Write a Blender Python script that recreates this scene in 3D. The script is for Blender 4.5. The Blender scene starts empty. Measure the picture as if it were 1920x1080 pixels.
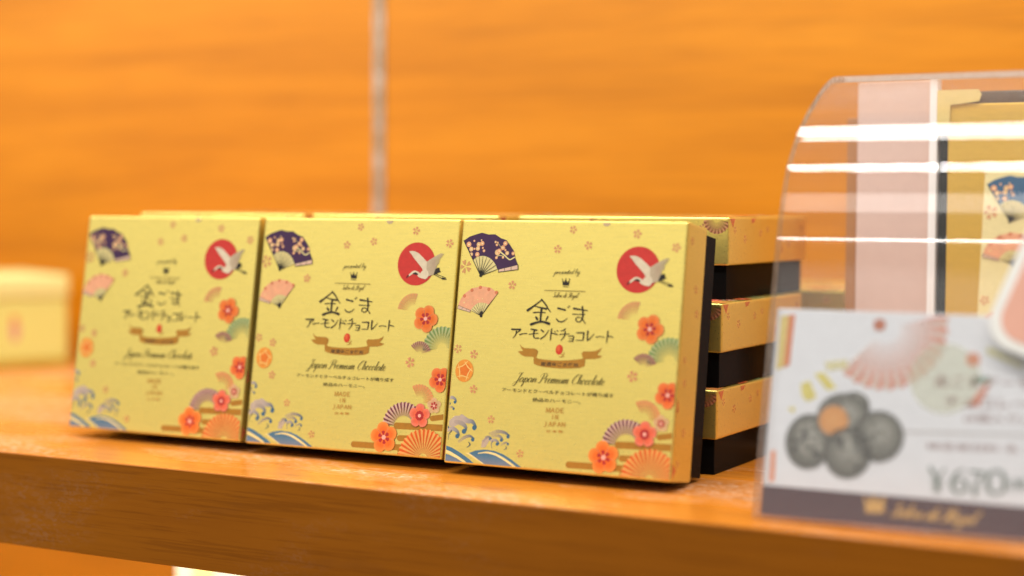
import bpy, bmesh, math, random
from mathutils import Vector, Matrix
from mathutils.geometry import tessellate_polygon

S = bpy.context.scene
COL = S.collection
random.seed(7)
R = math.radians

# ------------------------------------------------------------------ camera
CAM_POS = Vector((0.4847, -0.5354, 0.1084))
YAW, PITCH, ROLL = R(28.499), R(2.751), R(0.296)
fw = Vector((-math.sin(YAW) * math.cos(PITCH), math.cos(YAW) * math.cos(PITCH), -math.sin(PITCH)))
rt = Vector((math.cos(YAW), math.sin(YAW), 0))
up = rt.cross(fw)
r2 = rt * math.cos(ROLL) + up * math.sin(ROLL)
u2 = -rt * math.sin(ROLL) + up * math.cos(ROLL)
cam = bpy.data.cameras.new('camera')
cam_ob = bpy.data.objects.new('camera', cam)
COL.objects.link(cam_ob)
M = Matrix((r2, u2, -fw)).transposed().to_4x4()
M.translation = CAM_POS
cam_ob.matrix_world = M
cam.sensor_width = 36
cam.lens = 58.724
cam.clip_start = 0.01
cam.clip_end = 100
cam.dof.use_dof = True
cam.dof.focus_distance = 0.688
cam.dof.aperture_fstop = 3.1
S.camera = cam_ob

# ------------------------------------------------------------------ world, lamps, exposure
w = bpy.data.worlds.new('World')
S.world = w
w.use_nodes = True
bg = w.node_tree.nodes['Background']
bg.inputs[0].default_value = (1.0, 0.96, 0.90, 1)
bg.inputs[1].default_value = 0.09


def area_lamp(name, loc, target, sx, sy, power, color):
    L = bpy.data.lights.new(name, 'AREA')
    L.shape = 'RECTANGLE'
    L.size, L.size_y = sx, sy
    L.energy = power
    L.color = color
    o = bpy.data.objects.new(name, L)
    COL.objects.link(o)
    o.location = loc
    d = (Vector(target) - Vector(loc)).normalized()
    x = Vector((1, 0, 0))
    x = (x - d * x.dot(d)).normalized()
    y = d.cross(x).normalized() * -1
    m = Matrix((x, y, -d)).transposed().to_4x4()
    m.translation = loc
    o.matrix_world = m
    return o


WHITE = (1, .97, .925)
area_lamp('shelf_strip_lamp', (0.4, 0.110, 0.44), (0.4, 0.130, 0), 2.4, 0.042, 6.0, WHITE)
area_lamp('aisle_tube_lamp', (0.0, -0.82, 2.0), (0.0, -0.3, 0), 3.4, 0.065, 68, WHITE)
area_lamp('far_tube_lamp', (-1.0, -4.5, 2.42), (0, 0, 0.1), 8.0, 0.04, 30, WHITE)
area_lamp('ceiling_panel_lamp', (-0.4, -2.2, 2.05), (0, 0, 0.1), 3.6, 0.35, 14, WHITE)
area_lamp('foil_fill_panel', (-2.2, -4.0, 1.15), (0.1, 0, 0.05), 4.6, 1.5, 21, (1, .97, .93))  # added large soft fill, gives the gold foil something bright to reflect
area_lamp('lower_shelf_lamp', (0.0, 0.1, -0.06), (0.0, 0.25, -0.4), 1.6, 0.05, 3.3, WHITE)

S.view_settings.view_transform = 'Standard'
S.view_settings.look = 'None'
S.view_settings.exposure = 0.08
S.view_settings.gamma = 1
S.view_settings.use_curve_mapping = False
S.cycles.max_bounces = 10
S.cycles.transparent_max_bounces = 24
S.cycles.caustics_reflective = False
S.cycles.caustics_refractive = False
S.cycles.use_denoising = True


# ------------------------------------------------------------------ object helpers
def tag(o, label=None, cat=None, group=None, kind=None):
    if label: o['label'] = label
    if cat: o['category'] = cat
    if group: o['group'] = group
    if kind: o['kind'] = kind
    return o


def empty(name, loc=(0, 0, 0)):
    o = bpy.data.objects.new(name, None)
    o.empty_display_size = 0.02
    COL.objects.link(o)
    o.location = loc
    return o


def mesh_ob(name, bm, mats, parent=None, smooth=False):
    me = bpy.data.meshes.new(name)
    bm.to_mesh(me)
    bm.free()
    for m in (mats if isinstance(mats, (list, tuple)) else [mats]):
        me.materials.append(m)
    for p in me.polygons:
        p.use_smooth = smooth
    o = bpy.data.objects.new(name, me)
    COL.objects.link(o)
    if parent:
        o.parent = parent
    return o


def box_bm(lo, hi, bevel=0.0, seg=2, bm=None):
    nb = bmesh.new()
    x0, y0, z0 = lo
    x1, y1, z1 = hi
    v = [nb.verts.new(c) for c in ((x0, y0, z0), (x1, y0, z0), (x1, y1, z0), (x0, y1, z0),
                                   (x0, y0, z1), (x1, y0, z1), (x1, y1, z1), (x0, y1, z1))]
    for f in ((3, 2, 1, 0), (4, 5, 6, 7), (0, 1, 5, 4), (1, 2, 6, 5), (2, 3, 7, 6), (3, 0, 4, 7)):
        nb.faces.new([v[i] for i in f])
    if bevel:
        bmesh.ops.bevel(nb, geom=nb.edges[:], offset=bevel, segments=seg, profile=0.6, affect='EDGES')
    if bm is None:
        return nb
    tmp = bpy.data.meshes.new('tmp')
    nb.to_mesh(tmp)
    nb.free()
    bm.from_mesh(tmp)
    bpy.data.meshes.remove(tmp)
    return bm


def prism_bm(pts, a, b):
    """closed prism of an XY outline between heights a and b (local z)"""
    bm = bmesh.new()
    lo = [bm.verts.new((x, y, a)) for x, y in pts]
    hi = [bm.verts.new((x, y, b)) for x, y in pts]
    n = len(pts)
    bm.faces.new(lo[::-1])
    bm.faces.new(hi)
    for i in range(n):
        bm.faces.new((lo[i], lo[(i + 1) % n], hi[(i + 1) % n], hi[i]))
    bmesh.ops.recalc_face_normals(bm, faces=bm.faces)
    return bm


def copy_tree(o, parent=None):
    c = o.copy()
    COL.objects.link(c)
    if parent is not None:
        c.parent = parent
    for ch in list(o.children):
        copy_tree(ch, c)
    return c


# ------------------------------------------------------------------ materials
def srgb(r, g, b):
    f = lambda c: (c / 255 / 12.92) if c <= 10 else ((c / 255 + .055) / 1.055) ** 2.4
    return (f(r), f(g), f(b))


class N:
    def __init__(self, name):
        self.m = bpy.data.materials.new(name)
        self.m.use_nodes = True
        self.t = self.m.node_tree
        self.b = self.t.nodes['Principled BSDF']
        self.out = self.t.nodes['Material Output']

    def node(self, kind, **kw):
        n = self.t.nodes.new(kind)
        for k, v in kw.items():
            setattr(n, k, v)
        return n

    def link(self, a, b):
        self.t.links.new(a, b)

    def coords(self, scale, rot=(0, 0, 0)):
        tc = self.node('ShaderNodeTexCoord')
        mp = self.node('ShaderNodeMapping')
        mp.inputs['Scale'].default_value = scale
        mp.inputs['Rotation'].default_value = rot
        self.link(tc.outputs['Object'], mp.inputs['Vector'])
        return mp.outputs['Vector']

    def noise(self, vec, scale, detail=4, rough=.55, dist=0.0):
        n = self.node('ShaderNodeTexNoise')
        n.inputs['Scale'].default_value = scale
        n.inputs['Detail'].default_value = detail
        n.inputs['Roughness'].default_value = rough
        n.inputs['Distortion'].default_value = dist
        self.link(vec, n.inputs['Vector'])
        return n.outputs['Fac']

    def ramp(self, fac, stops):
        n = self.node('ShaderNodeValToRGB')
        e = n.color_ramp.elements
        while len(e) < len(stops):
            e.new(0.5)
        for i, (p, c) in enumerate(stops):
            e[i].position = p
            e[i].color = (*c, 1) if len(c) == 3 else c
        self.link(fac, n.inputs['Fac'])
        return n.outputs['Color']

    def mix(self, fac, a, b, mode='MIX'):
        n = self.node('ShaderNodeMix', data_type='RGBA', blend_type=mode)
        for sock, v in ((n.inputs[0], fac), (n.inputs[6], a), (n.inputs[7], b)):
            if hasattr(v, 'is_linked'):
                self.link(v, sock)
            elif isinstance(v, (int, float)):
                sock.default_value = v
            else:
                sock.default_value = (*v, 1)
        return n.outputs[2]

    def math(self, op, a, b):
        n = self.node('ShaderNodeMath', operation=op)
        for sock, v in ((n.inputs[0], a), (n.inputs[1], b)):
            if hasattr(v, 'is_linked'):
                self.link(v, sock)
            else:
                sock.default_value = v
        return n.outputs[0]

    def bump(self, h, strength, dist):
        n = self.node('ShaderNodeBump')
        n.inputs['Strength'].default_value = strength
        n.inputs['Distance'].default_value = dist
        self.link(h, n.inputs['Height'])
        self.link(n.outputs['Normal'], self.b.inputs['Normal'])

    def set(self, **kw):
        for k, v in kw.items():
            s = self.b.inputs[k.replace('_', ' ')]
            if hasattr(v, 'is_linked'):
                self.link(v, s)
            elif isinstance(v, tuple) and len(v) == 3:
                s.default_value = (*v, 1)
            else:
                s.default_value = v
        return self


def plain(name, col, rough=.5, metal=0.0, spec=.5):
    n = N(name)
    v = n.noise(n.coords((1, 1, 1)), 140, 3)
    c = n.mix(v, tuple(x * .93 for x in col), tuple(min(1, x * 1.05) for x in col))
    n.set(Base_Color=c, Roughness=rough, Metallic=metal, Specular_IOR_Level=spec)
    return n.m


def wood(name, dark, mid, light, rough, wear=0, coat=0.0, fine=1.0, spec=.5, scuff=(.5, .4, .3), pore=(14, 520, 520), lo=.52):
    n = N(name)
    broad = n.noise(n.coords((1.6, 17, 17), (0, R(3), R(2))), 1.6, 5, .6, .5)
    fineg = n.noise(n.coords((7, 190, 190)), 1.0, 4, .65, .25)
    pores = n.noise(n.coords(pore), 1.0, 3, .6)
    c = n.ramp(broad, [(.28, dark), (.5, mid), (.72, light)])
    g = n.ramp(fineg, [(.25, (.62, .55, .5)), (.5, (1, 1, 1)), (.8, (1.0, 1.0, 1.0))])
    c = n.mix(.6 * fine, c, g, 'MULTIPLY')
    p = n.ramp(pores, [(.38, (.42, .36, .32)), (.47, (1, 1, 1))])
    c = n.mix(.45 * fine, c, p, 'MULTIPLY')
    rg = rough
    if wear:
        # pale scuffs and grey rubbed patches of handled laminate
        patch = n.ramp(n.noise(n.coords((9, 24, 24)), 1.0, 3, .5), [(lo, (0, 0, 0)), (lo + .13, (1, 1, 1))])
        scr = n.ramp(n.noise(n.coords((260, 600, 600)), 1.0, 4, .7, .8), [(.48, (0, 0, 0)), (.64, (1, 1, 1))])
        msk = n.mix(1, patch, scr, 'MULTIPLY')
        c = n.mix(n.math('MULTIPLY', msk, .8 * wear), c, scuff)
        smudge = n.ramp(n.noise(n.coords((13, 60, 60)), 1.0, 4, .6), [(.56, (0, 0, 0)), (.7, (1, 1, 1))])
        c = n.mix(n.math('MULTIPLY', smudge, .35 * wear), c, (.09, .05, .03))
        rg = n.math('ADD', n.math('MULTIPLY', patch, .15), rough)
    n.set(Base_Color=c, Roughness=rg, Coat_Weight=coat, Coat_Roughness=.2, Specular_IOR_Level=spec)
    n.bump(fineg, .12, .0004)
    return n.m


W_WALL = wood('orange_wood_panel', (.43, .143, .003), (.55, .192, .004), (.64, .238, .008), .30, fine=.5, spec=.45)
W_TOP = wood('orange_shelf_top', (.50, .155, .013), (.60, .20, .018), (.68, .25, .028), .25, wear=.75, fine=.6, scuff=(.92, .74, .56), lo=.46)
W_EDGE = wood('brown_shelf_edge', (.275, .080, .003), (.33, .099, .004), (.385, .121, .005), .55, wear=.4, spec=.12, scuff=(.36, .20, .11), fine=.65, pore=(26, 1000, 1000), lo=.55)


def gold_paper(name, base, metal, rough):
    n = N(name)
    fib = n.noise(n.coords((160, 1500, 1500)), 1.0, 3, .7)
    mott = n.noise(n.coords((1, 1, 1)), 900, 4, .7)
    mix = n.math('ADD', n.math('MULTIPLY', fib, .5), n.math('MULTIPLY', mott, .5))
    lo = tuple(x * .92 for x in base)
    hi = tuple(min(1, x * 1.06) for x in base)
    c = n.ramp(mix, [(.36, lo), (.5, base), (.66, hi)])
    rr = n.ramp(mott, [(.3, (rough - .08,) * 3), (.7, (rough + .10,) * 3)])
    n.set(Base_Color=c, Metallic=metal, Roughness=rr, Specular_IOR_Level=.5)
    n.bump(mix, .10, .0001)
    return n.m


GOLD = gold_paper('gold_foil_paper', (.86, .68, .175), .78, .33)
PALE_GOLD = gold_paper('pale_gold_paper', (.86, .74, .36), .2, .45)
PANEL_GOLD = gold_paper('display_gold_paper', (.80, .50, .075), .5, .40)
BLACK = plain('glossy_black_card', (.006, .006, .006), .12, spec=.05)
BLACK.node_tree.nodes['Principled BSDF'].inputs['IOR'].default_value = 1.25
DARK_STEEL = None


def ink_mat():
    n = N('printing_ink')
    a = n.node('ShaderNodeAttribute', attribute_name='ink')
    mott = n.noise(n.coords((1, 1, 1)), 420, 4, .7)
    k = n.ramp(mott, [(.3, (.88, .88, .88)), (.7, (1.06, 1.06, 1.06))])
    c = n.mix(1, a.outputs['Color'], k, 'MULTIPLY')
    n.set(Base_Color=c, Roughness=.48, Metallic=0.0, Specular_IOR_Level=.4)
    n.link(a.outputs['Alpha'], n.b.inputs['Alpha'])
    return n.m


INK = ink_mat()


def metal_strip():
    n = N('slotted_steel')
    v = n.noise(n.coords((30, 30, 45)), 1.0, 2, .5)
    c = n.ramp(v, [(.36, (.26, .22, .15)), (.5, (.42, .37, .29)), (.62, (.62, .58, .52))])
    n.set(Base_Color=c, Metallic=.3, Roughness=.4)
    return n.m


def acrylic(name, haze):
    n = N(name)
    t = n.t
    t.nodes.remove(n.b)
    geo = n.node('ShaderNodeNewGeometry')
    ior = n.node('ShaderNodeMapRange')
    ior.inputs['To Min'].default_value = 1.49
    ior.inputs['To Max'].default_value = 1 / 1.49
    n.link(geo.outputs['Backfacing'], ior.inputs['Value'])
    fr = n.node('ShaderNodeFresnel')
    n.link(ior.outputs['Result'], fr.inputs['IOR'])
    tr = n.node('ShaderNodeBsdfTransparent')
    tr.inputs[0].default_value = (.975, .97, .965, 1)
    gl = n.node('ShaderNodeBsdfGlossy')
    gl.inputs['Roughness'].default_value = .035
    m1 = n.node('ShaderNodeMixShader')
    n.link(fr.outputs[0], m1.inputs[0])
    n.link(tr.outputs[0], m1.inputs[1])
    n.link(gl.outputs[0], m1.inputs[2])
    df = n.node('ShaderNodeBsdfDiffuse')
    df.inputs[0].default_value = (.85, .80, .76, 1)
    scr = n.noise(n.coords((60, 1400, 1400)), 1.0, 3, .7)
    dust = n.noise(n.coords((1, 1, 1)), 900, 2, .5)
    f = n.ramp(scr, [(.35, (haze * .55,) * 3), (.7, (haze * 1.5,) * 3)])
    f2 = n.ramp(dust, [(.70, (0, 0, 0)), (.76, (.35, .35, .35))])
    ff = n.math('ADD', f, n.math('MULTIPLY', f2, .5))
    m2 = n.node('ShaderNodeMixShader')
    n.link(ff, m2.inputs[0])
    n.link(m1.outputs[0], m2.inputs[1])
    n.link(df.outputs[0], m2.inputs[2])
    n.link(m2.outputs[0], n.out.inputs['Surface'])
    return n.m


ACRYLIC = acrylic('clear_acrylic', .022)


def acrylic_edge(name, lo, hi):
    n = N(name)
    v = n.noise(n.coords((1, 1, 1)), 300, 3, .6)
    c = n.ramp(v, [(.30, lo), (.75, hi)])
    n.set(Base_Color=c, Roughness=.15)
    return n.m


EDGE = acrylic_edge('dark_acrylic_edge', (.32, .24, .18), (.74, .66, .60))  # darker copy of the acrylic edge for the side rims
EDGE_LIT = acrylic_edge('lit_acrylic_edge', (.80, .70, .62), (.90, .84, .78))  # same acrylic, paler: brightness of the end rim put into its colour


# ------------------------------------------------------------------ flat print work (ink on paper), units: millimetres on the face
def catmull(pts, n=6):
    if len(pts) < 3:
        return [Vector(p) for p in pts]
    P = [Vector(p) for p in pts]
    P = [P[0] * 2 - P[1]] + P + [P[-1] * 2 - P[-2]]
    out = []
    for i in range(1, len(P) - 2):
        a, b, c, d = P[i - 1], P[i], P[i + 1], P[i + 2]
        for k in range(n):
            t = k / n
            out.append(.5 * ((2 * b) + (c - a) * t + (2 * a - 5 * b + 4 * c - d) * t * t + (3 * b - a - 3 * c + d) * t ** 3))
    out.append(P[-2])
    return out


def clip(poly, x0, y0, x1, y1):
    def cut(ps, inside, inter):
        out = []
        for i in range(len(ps)):
            a, b = ps[i - 1], ps[i]
            ia, ib = inside(a), inside(b)
            if ib:
                if not ia: out.append(inter(a, b))
                out.append(b)
            elif ia:
                out.append(inter(a, b))
        return out
    def lerp(a, b, t): return tuple(p + (q - p) * t for p, q in zip(a, b))
    for ax, lim, sgn in ((0, x0, 1), (0, x1, -1), (1, y0, 1), (1, y1, -1)):
        if not poly: return []
        poly = cut(poly, lambda p: (p[ax] - lim) * sgn >= 0, lambda a, b: lerp(a, b, (lim - a[ax]) / ((b[ax] - a[ax]) or 1e-9)))
    return poly


class Print:
    """collects flat inked shapes on one face; build() makes one mesh"""
    def __init__(self, bounds, lift):
        self.b, self.lift = bounds, lift
        self.v, self.c, self.f, self.k = [], [], [], 0

    def poly(self, pts, col, alpha=1.0, fn=None):
        P = [(p[0], p[1], *(fn(p[0], p[1]) if fn else (*col, alpha))) for p in pts]
        P = clip(P, *self.b)
        if len(P) < 3:
            return
        z = self.lift + (self.k if self.k < 72 else 64 + self.k % 8) * .0015
        self.k += 1
        base = len(self.v)
        for p in P:
            self.v.append((p[0], p[1], z))
            self.c.append(p[2:6])
        for t in tessellate_polygon([[Vector((p[0], p[1], 0)) for p in P]]):
            a, b, c = (P[i] for i in t)
            s = (b[0] - a[0]) * (c[1] - a[1]) - (c[0] - a[0]) * (b[1] - a[1])
            t = t if s > 0 else t[::-1]
            if abs(s) > 1e-7:
                self.f.append([base + i for i in t])

    def circle(self, c, r, col, alpha=1.0, ry=None, n=28, rot=0, fn=None):
        ry = ry or r
        self.poly([(c[0] + r * math.cos(t) * math.cos(rot) - ry * math.sin(t) * math.sin(rot),
                    c[1] + r * math.cos(t) * math.sin(rot) + ry * math.sin(t) * math.cos(rot))
                   for t in (i / n * 2 * math.pi for i in range(n))], col, alpha, fn)

    def ball(self, c, rx, ry, stops, n=28, rot=0, light=(0, 0)):
        """radial colour rings: stops = [(radius fraction, colour, alpha)], outermost first"""
        for (f0, c0, a0), (f1, c1, a1) in zip(stops, stops[1:]):
            for i in range(n):
                t0, t1 = i / n * 2 * math.pi, (i + 1) / n * 2 * math.pi
                q = []
                for f, t, cc, aa in ((f0, t0, c0, a0), (f0, t1, c0, a0), (f1, t1, c1, a1), (f1, t0, c1, a1)):
                    x, y = rx * f * math.cos(t) + light[0] * rx * (1 - f), ry * f * math.sin(t) + light[1] * ry * (1 - f)
                    q.append((c[0] + x * math.cos(rot) - y * math.sin(rot), c[1] + x * math.sin(rot) + y * math.cos(rot), *cc, aa))
                self.quad(q)
        self.k += 1

    def quad(self, q):
        q = clip(q, *self.b)
        if len(q) < 3: return
        z = self.lift + (self.k if self.k < 72 else 64 + self.k % 8) * .0015
        base = len(self.v)
        for p in q:
            self.v.append((p[0], p[1], z))
            self.c.append(p[2:6])
        s = sum(q[i - 1][0] * q[i][1] - q[i][0] * q[i - 1][1] for i in range(len(q)))
        ids = [base + i for i in range(len(q))]
        self.f.append(ids if s > 0 else ids[::-1])

    def strip(self, A, B, colA, colB, alA=1.0, alB=1.0):
        """band between two point lists, colour running from A to B"""
        for i in range(len(A) - 1):
            self.quad([(*A[i], *colA, alA), (*A[i + 1], *colA, alA), (*B[i + 1], *colB, alB), (*B[i], *colB, alB)])
        self.k += 1

    def stroke(self, pts, widths, col, alpha=1.0, n=6, col2=None, alpha2=None, cap=True):
        C = catmull(pts, n)
        m = len(C)
        if isinstance(widths, (int, float)): widths = [widths]
        def W(t):
            if len(widths) == 1: return widths[0]
            x = t * (len(widths) - 1)
            i = min(int(x), len(widths) - 2)
            return widths[i] + (widths[i + 1] - widths[i]) * (x - i)
        Ls, Rs = [], []
        for i, c in enumerate(C):
            d = (C[min(i + 1, m - 1)] - C[max(i - 1, 0)])
            d = d.normalized() if d.length > 1e-9 else Vector((1, 0))
            nn = Vector((-d.y, d.x)) * W(i / max(1, m - 1)) / 2
            Ls.append(c + nn)
            Rs.append(c - nn)
        c2 = col2 or col
        a2 = alpha if alpha2 is None else alpha2
        mixc = lambda t: tuple(p + (q - p) * t for p, q in zip((*col, alpha), (*c2, a2)))
        for i in range(m - 1):
            ca, cb = mixc(i / (m - 1)), mixc((i + 1) / (m - 1))
            self.quad([(*Ls[i], *ca), (*Ls[i + 1], *cb), (*Rs[i + 1], *cb), (*Rs[i], *ca)])
        if cap:
            for c, d, ww, cc in ((C[0], C[0] - C[1], W(0), mixc(0)), (C[-1], C[-1] - C[-2], W(1), mixc(1))):
                a0 = math.atan2(d.y, d.x) - math.pi / 2
                self.quad([(c.x + ww / 2 * math.cos(a0 + math.pi * j / 6), c.y + ww / 2 * math.sin(a0 + math.pi * j / 6), *cc) for j in range(7)])
        self.k += 1

    def text(self, s, p0, p1, h, col, alpha=1.0, shear=0.0, bold=0.0):
        """writing in the built-in typeface between two baseline points, h = height of its box"""
        cu = bpy.data.curves.new('lettering', 'FONT')
        cu.body = s
        cu.resolution_u = 2
        cu.offset = bold
        ob = bpy.data.objects.new('lettering', cu)
        COL.objects.link(ob)
        dg = bpy.context.evaluated_depsgraph_get()
        me = bpy.data.meshes.new_from_object(ob.evaluated_get(dg))
        vs = [v.co.copy() for v in me.vertices]
        if vs:
            x0, x1 = min(v.x for v in vs), max(v.x for v in vs)
            y0, y1 = min(v.y for v in vs), max(v.y for v in vs)
            d = Vector(p1) - Vector(p0)
            nrm = Vector((-d.y, d.x)).normalized()
            base = len(self.v)
            z = self.lift + (self.k if self.k < 72 else 64 + self.k % 8) * .0015
            for v in vs:
                ty = (v.y - y0) / (y1 - y0)
                q = Vector(p0) + d * ((v.x - x0) / (x1 - x0)) + nrm * (ty * h) + d.normalized() * (shear * ty * h)
                self.v.append((q.x, q.y, z))
                self.c.append((*col, alpha))
            for p in me.polygons:
                self.f.append([base + i for i in p.vertices])
            self.k += 1
        bpy.data.objects.remove(ob)
        bpy.data.curves.remove(cu)
        bpy.data.meshes.remove(me)

    def script(self, s, p0, p1, xh, col, pen, alpha=1.0, shear=.55):
        """copperplate hand: single pen strokes, heavier on the way down"""
        x = 0
        strokes = []
        for ch in s:
            if ch == ' ':
                x += .75
                continue
            g, adv = GLYPH[ch]
            for st in g:
                strokes.append([(a + x, b) for a, b in st])
            x += adv
        d = Vector(p1) - Vector(p0)
        k = d.length / x
        e = d.normalized()
        nn = Vector((-e.y, e.x))
        for st in strokes:
            P = [Vector(p0) + e * (a * k + shear * b * xh) + nn * (b * xh) for a, b in st]
            C = catmull(P, 4)
            wd = []
            for i in range(len(C)):
                v = (C[min(i + 1, len(C) - 1)] - C[max(i - 1, 0)])
                v = v.normalized() if v.length > 1e-9 else Vector((1, 0))
                down = max(0, -v.dot((nn + e * shear).normalized()))
                wd.append(pen * (.42 + .78 * down))
            self.stroke(C, wd, col, alpha, n=1, cap=False)

    def build(self, name, parent, scale=.001, label=None):
        me = bpy.data.meshes.new(name)
        me.from_pydata([(x * scale, y * scale, z * scale) for x, y, z in self.v], [], self.f)
        at = me.attributes.new('ink', 'FLOAT_COLOR', 'POINT')
        for i, c in enumerate(self.c):
            at.data[i].color = c
        me.materials.append(INK)
        me.update()
        o = bpy.data.objects.new(name, me)
        COL.objects.link(o)
        o.parent = parent
        if label: o['label'] = label
        return o


GLYPH = {
    'a': ([[(1, .85), (.6, 1), (.1, .6), (.1, .15), (.4, 0), (.8, .35), (1, .95), (.92, .3), (1.05, 0), (1.35, .25)]], 1.25),
    'p': ([[(0, .3), (.3, 1), (.15, 0), (-.05, -1)], [(.15, .3), (.55, 1), (.9, .8), (.85, .2), (.5, 0), (.2, .15)]], 1.15),
    'n': ([[(0, .4), (.25, 1), (.2, 0)], [(.2, .3), (.6, 1), (.85, .85), (.8, .2), (1, 0), (1.25, .25)]], 1.2),
    'r': ([[(0, .4), (.25, 1.05), (.25, 0)], [(.25, .5), (.5, .95), (.75, .9)]], .85),
    'e': ([[(.05, .4), (.7, .6), (.65, .95), (.35, 1), (.1, .5), (.3, 0), (.6, .05), (.95, .35)]], .92),
    'm': ([[(0, .4), (.2, 1), (.15, 0)], [(.15, .3), (.5, 1), (.7, .85), (.65, 0)], [(.65, .3), (1, 1), (1.2, .85), (1.15, .2), (1.3, 0), (1.55, .25)]], 1.5),
    'i': ([[(0, .3), (.3, 1), (.25, .2), (.4, 0), (.65, .25)], [(.42, 1.5), (.38, 1.62)]], .65),
    'u': ([[(0, .4), (.25, 1), (.2, .3), (.4, 0), (.75, .3), (.95, 1), (.9, .2), (1.05, 0), (1.3, .25)]], 1.25),
    'C': ([[(1.5, 1.45), (1.75, 1.8), (1.5, 2.15), (.95, 2), (.4, 1.3), (.3, .5), (.7, 0), (1.2, .1), (1.6, .5)]], 1.7),
    'h': ([[(0, .3), (.5, 1.6), (.45, 2.1), (.25, 1.8), (.15, 0)], [(.15, .3), (.55, 1), (.8, .85), (.75, .2), (.9, 0), (1.2, .25)]], 1.15),
    'o': ([[(.7, .95), (.35, 1), (.05, .5), (.3, 0), (.7, .2), (.75, .8), (.5, .95), (.85, .8), (1.05, .85)]], 1.0),
    'c': ([[(.75, .8), (.5, 1), (.1, .6), (.15, .1), (.45, 0), (.85, .3)]], .85),
    'l': ([[(0, .3), (.45, 1.5), (.45, 2.1), (.25, 1.9), (.15, .3), (.3, 0), (.6, .25)]], .6),
    't': ([[(0, .3), (.35, 1.7), (.2, .3), (.35, 0), (.65, .25)], [(0, 1.1), (.6, 1.15)]], .65),
    'J': ([[(.3, 1.7), (.6, 2.1), (1.0, 2.0), (1.5, 2.15)], [(1.1, 2.05), (.9, 1), (.6, -.4), (.2, -.9), (-.2, -.6), (.2, -.1), (1.0, .3)]], 1.25),
    'P': ([[(.75, 1.95), (.55, 1), (.35, .1), (0, -.1), (-.2, .15)], [(-.1, 1.2), (0, 1.8), (.8, 2.2), (1.5, 1.9), (1.4, 1.2), (.9, .9), (.6, 1.0)]], 1.5),
    'S': ([[(1.2, 1.8), (.9, 2.1), (.5, 1.8), (.6, 1.3), (1, .8), (.9, .2), (.4, 0), (0, .3), (.3, .6)]], 1.25),
    's': ([[(0, .2), (.4, 1.05), (.6, .4), (.4, 0), (.1, .1)], [(.4, 0), (.8, .3)]], .75),
    'd': ([[(.8, .85), (.5, 1), (.1, .6), (.1, .15), (.4, 0), (.8, .4)], [(1.1, 2.1), (.85, .3), (1, 0), (1.25, .25)]], 1.2),
    'R': ([[(.75, 1.95), (.55, 1), (.35, .1), (0, -.1)], [(-.1, 1.2), (0, 1.8), (.8, 2.2), (1.5, 1.9), (1.4, 1.2), (.9, .9), (.6, 1.0)], [(.85, .95), (1.1, .4), (1.4, 0), (1.7, .25)]], 1.6),
    'y': ([[(0, .4), (.25, 1), (.25, .3), (.45, 0), (.75, .4), (.95, 1)], [(.95, 1), (.8, 0), (.5, -.9), (.2, -.8), (.5, -.2), (1.1, .3)]], 1.1),
    'b': ([[(0, .3), (.5, 1.6), (.45, 2.1), (.25, 1.8), (.15, .2), (.4, 0), (.75, .3), (.7, .85), (.4, .8)], [(.7, .8), (1, .8)]], .95),
}


def homography(H):
    def f(x, y):
        d = H[2][0] * x + H[2][1] * y + H[2][2]
        return ((H[0][0] * x + H[0][1] * y + H[0][2]) / d, (H[1][0] * x + H[1][1] * y + H[1][2]) / d)
    return f


# measured art sheet of the lid face -> millimetres on the 100 x 100 mm face
ART = homography([[0.30732122489382346, 0.027017250541713892, -278.44653837972913],
                  [0.022140569050991602, -0.26384178119104534, 209.84646841793392],
                  [0.00020202101961356244, 8.189767070561921e-05, 1.0]])
# measured art sheet of the price card -> millimetres on the card
CARD = homography([[0.2708229776665016, 0.023878738836557466, -406.5724074513174],
                   [0.024915003820730537, -0.2559825598302867, 212.02254410371245],
                   [0.00021391033134677631, 8.292323499985637e-05, 1.0]])


def sheet(H, ox, oy, s):
    return lambda *pts: [H(ox + x / s, oy + y / s) for x, y in pts]


A1 = sheet(ART, 830, 390, 3.7235)
A2 = sheet(ART, 820, 640, 3.6923)
A6 = sheet(ART, 880, 460, 6.75)
A7 = sheet(ART, 940, 610, 5.4)
A8 = sheet(ART, 1140, 430, 4.0)
B5 = sheet(ART, 830, 690, 5.4)
B6 = sheet(ART, 1050, 720, 5.4)
B7 = sheet(ART, 860, 420, 5.684)
K8 = sheet(CARD, 1390, 560, 2.077)

FACE = (.75, .75, 99.25, 99.25)
PURPLE = srgb(66, 34, 72)
BLUEFAN = srgb(40, 92, 130)
CREAM = srgb(240, 222, 150)
BLUSH = srgb(238, 190, 130)
BLK = (.022, .016, .010)
PINK = srgb(238, 160, 112)
SALMON = srgb(232, 120, 84)
ORANGE = srgb(232, 112, 32)
REDC = srgb(176, 38, 40)
MAUVE = srgb(150, 84, 88)
PALEM = srgb(222, 180, 150)
BROWN = srgb(176, 124, 34)
BLUE = srgb(72, 118, 146)
SLATE = srgb(134, 138, 150)
LILAC = srgb(206, 190, 176)
GREEN = srgb(164, 184, 116)


def blossom5(P, c, r, col, alpha=1.0, rot=.3):
    """cherry blossom of five notched petals"""
    for i in range(5):
        a = rot + i * 2 * math.pi / 5
        pt = lambda rr, da: (c[0] + rr * r * math.cos(a + da), c[1] + rr * r * math.sin(a + da))
        P.poly([pt(.12, 0), pt(.55, -.42), pt(.92, -.36), pt(1.0, -.17), pt(.84, 0), pt(1.0, .17), pt(.92, .36), pt(.55, .42)], col, alpha)


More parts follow.
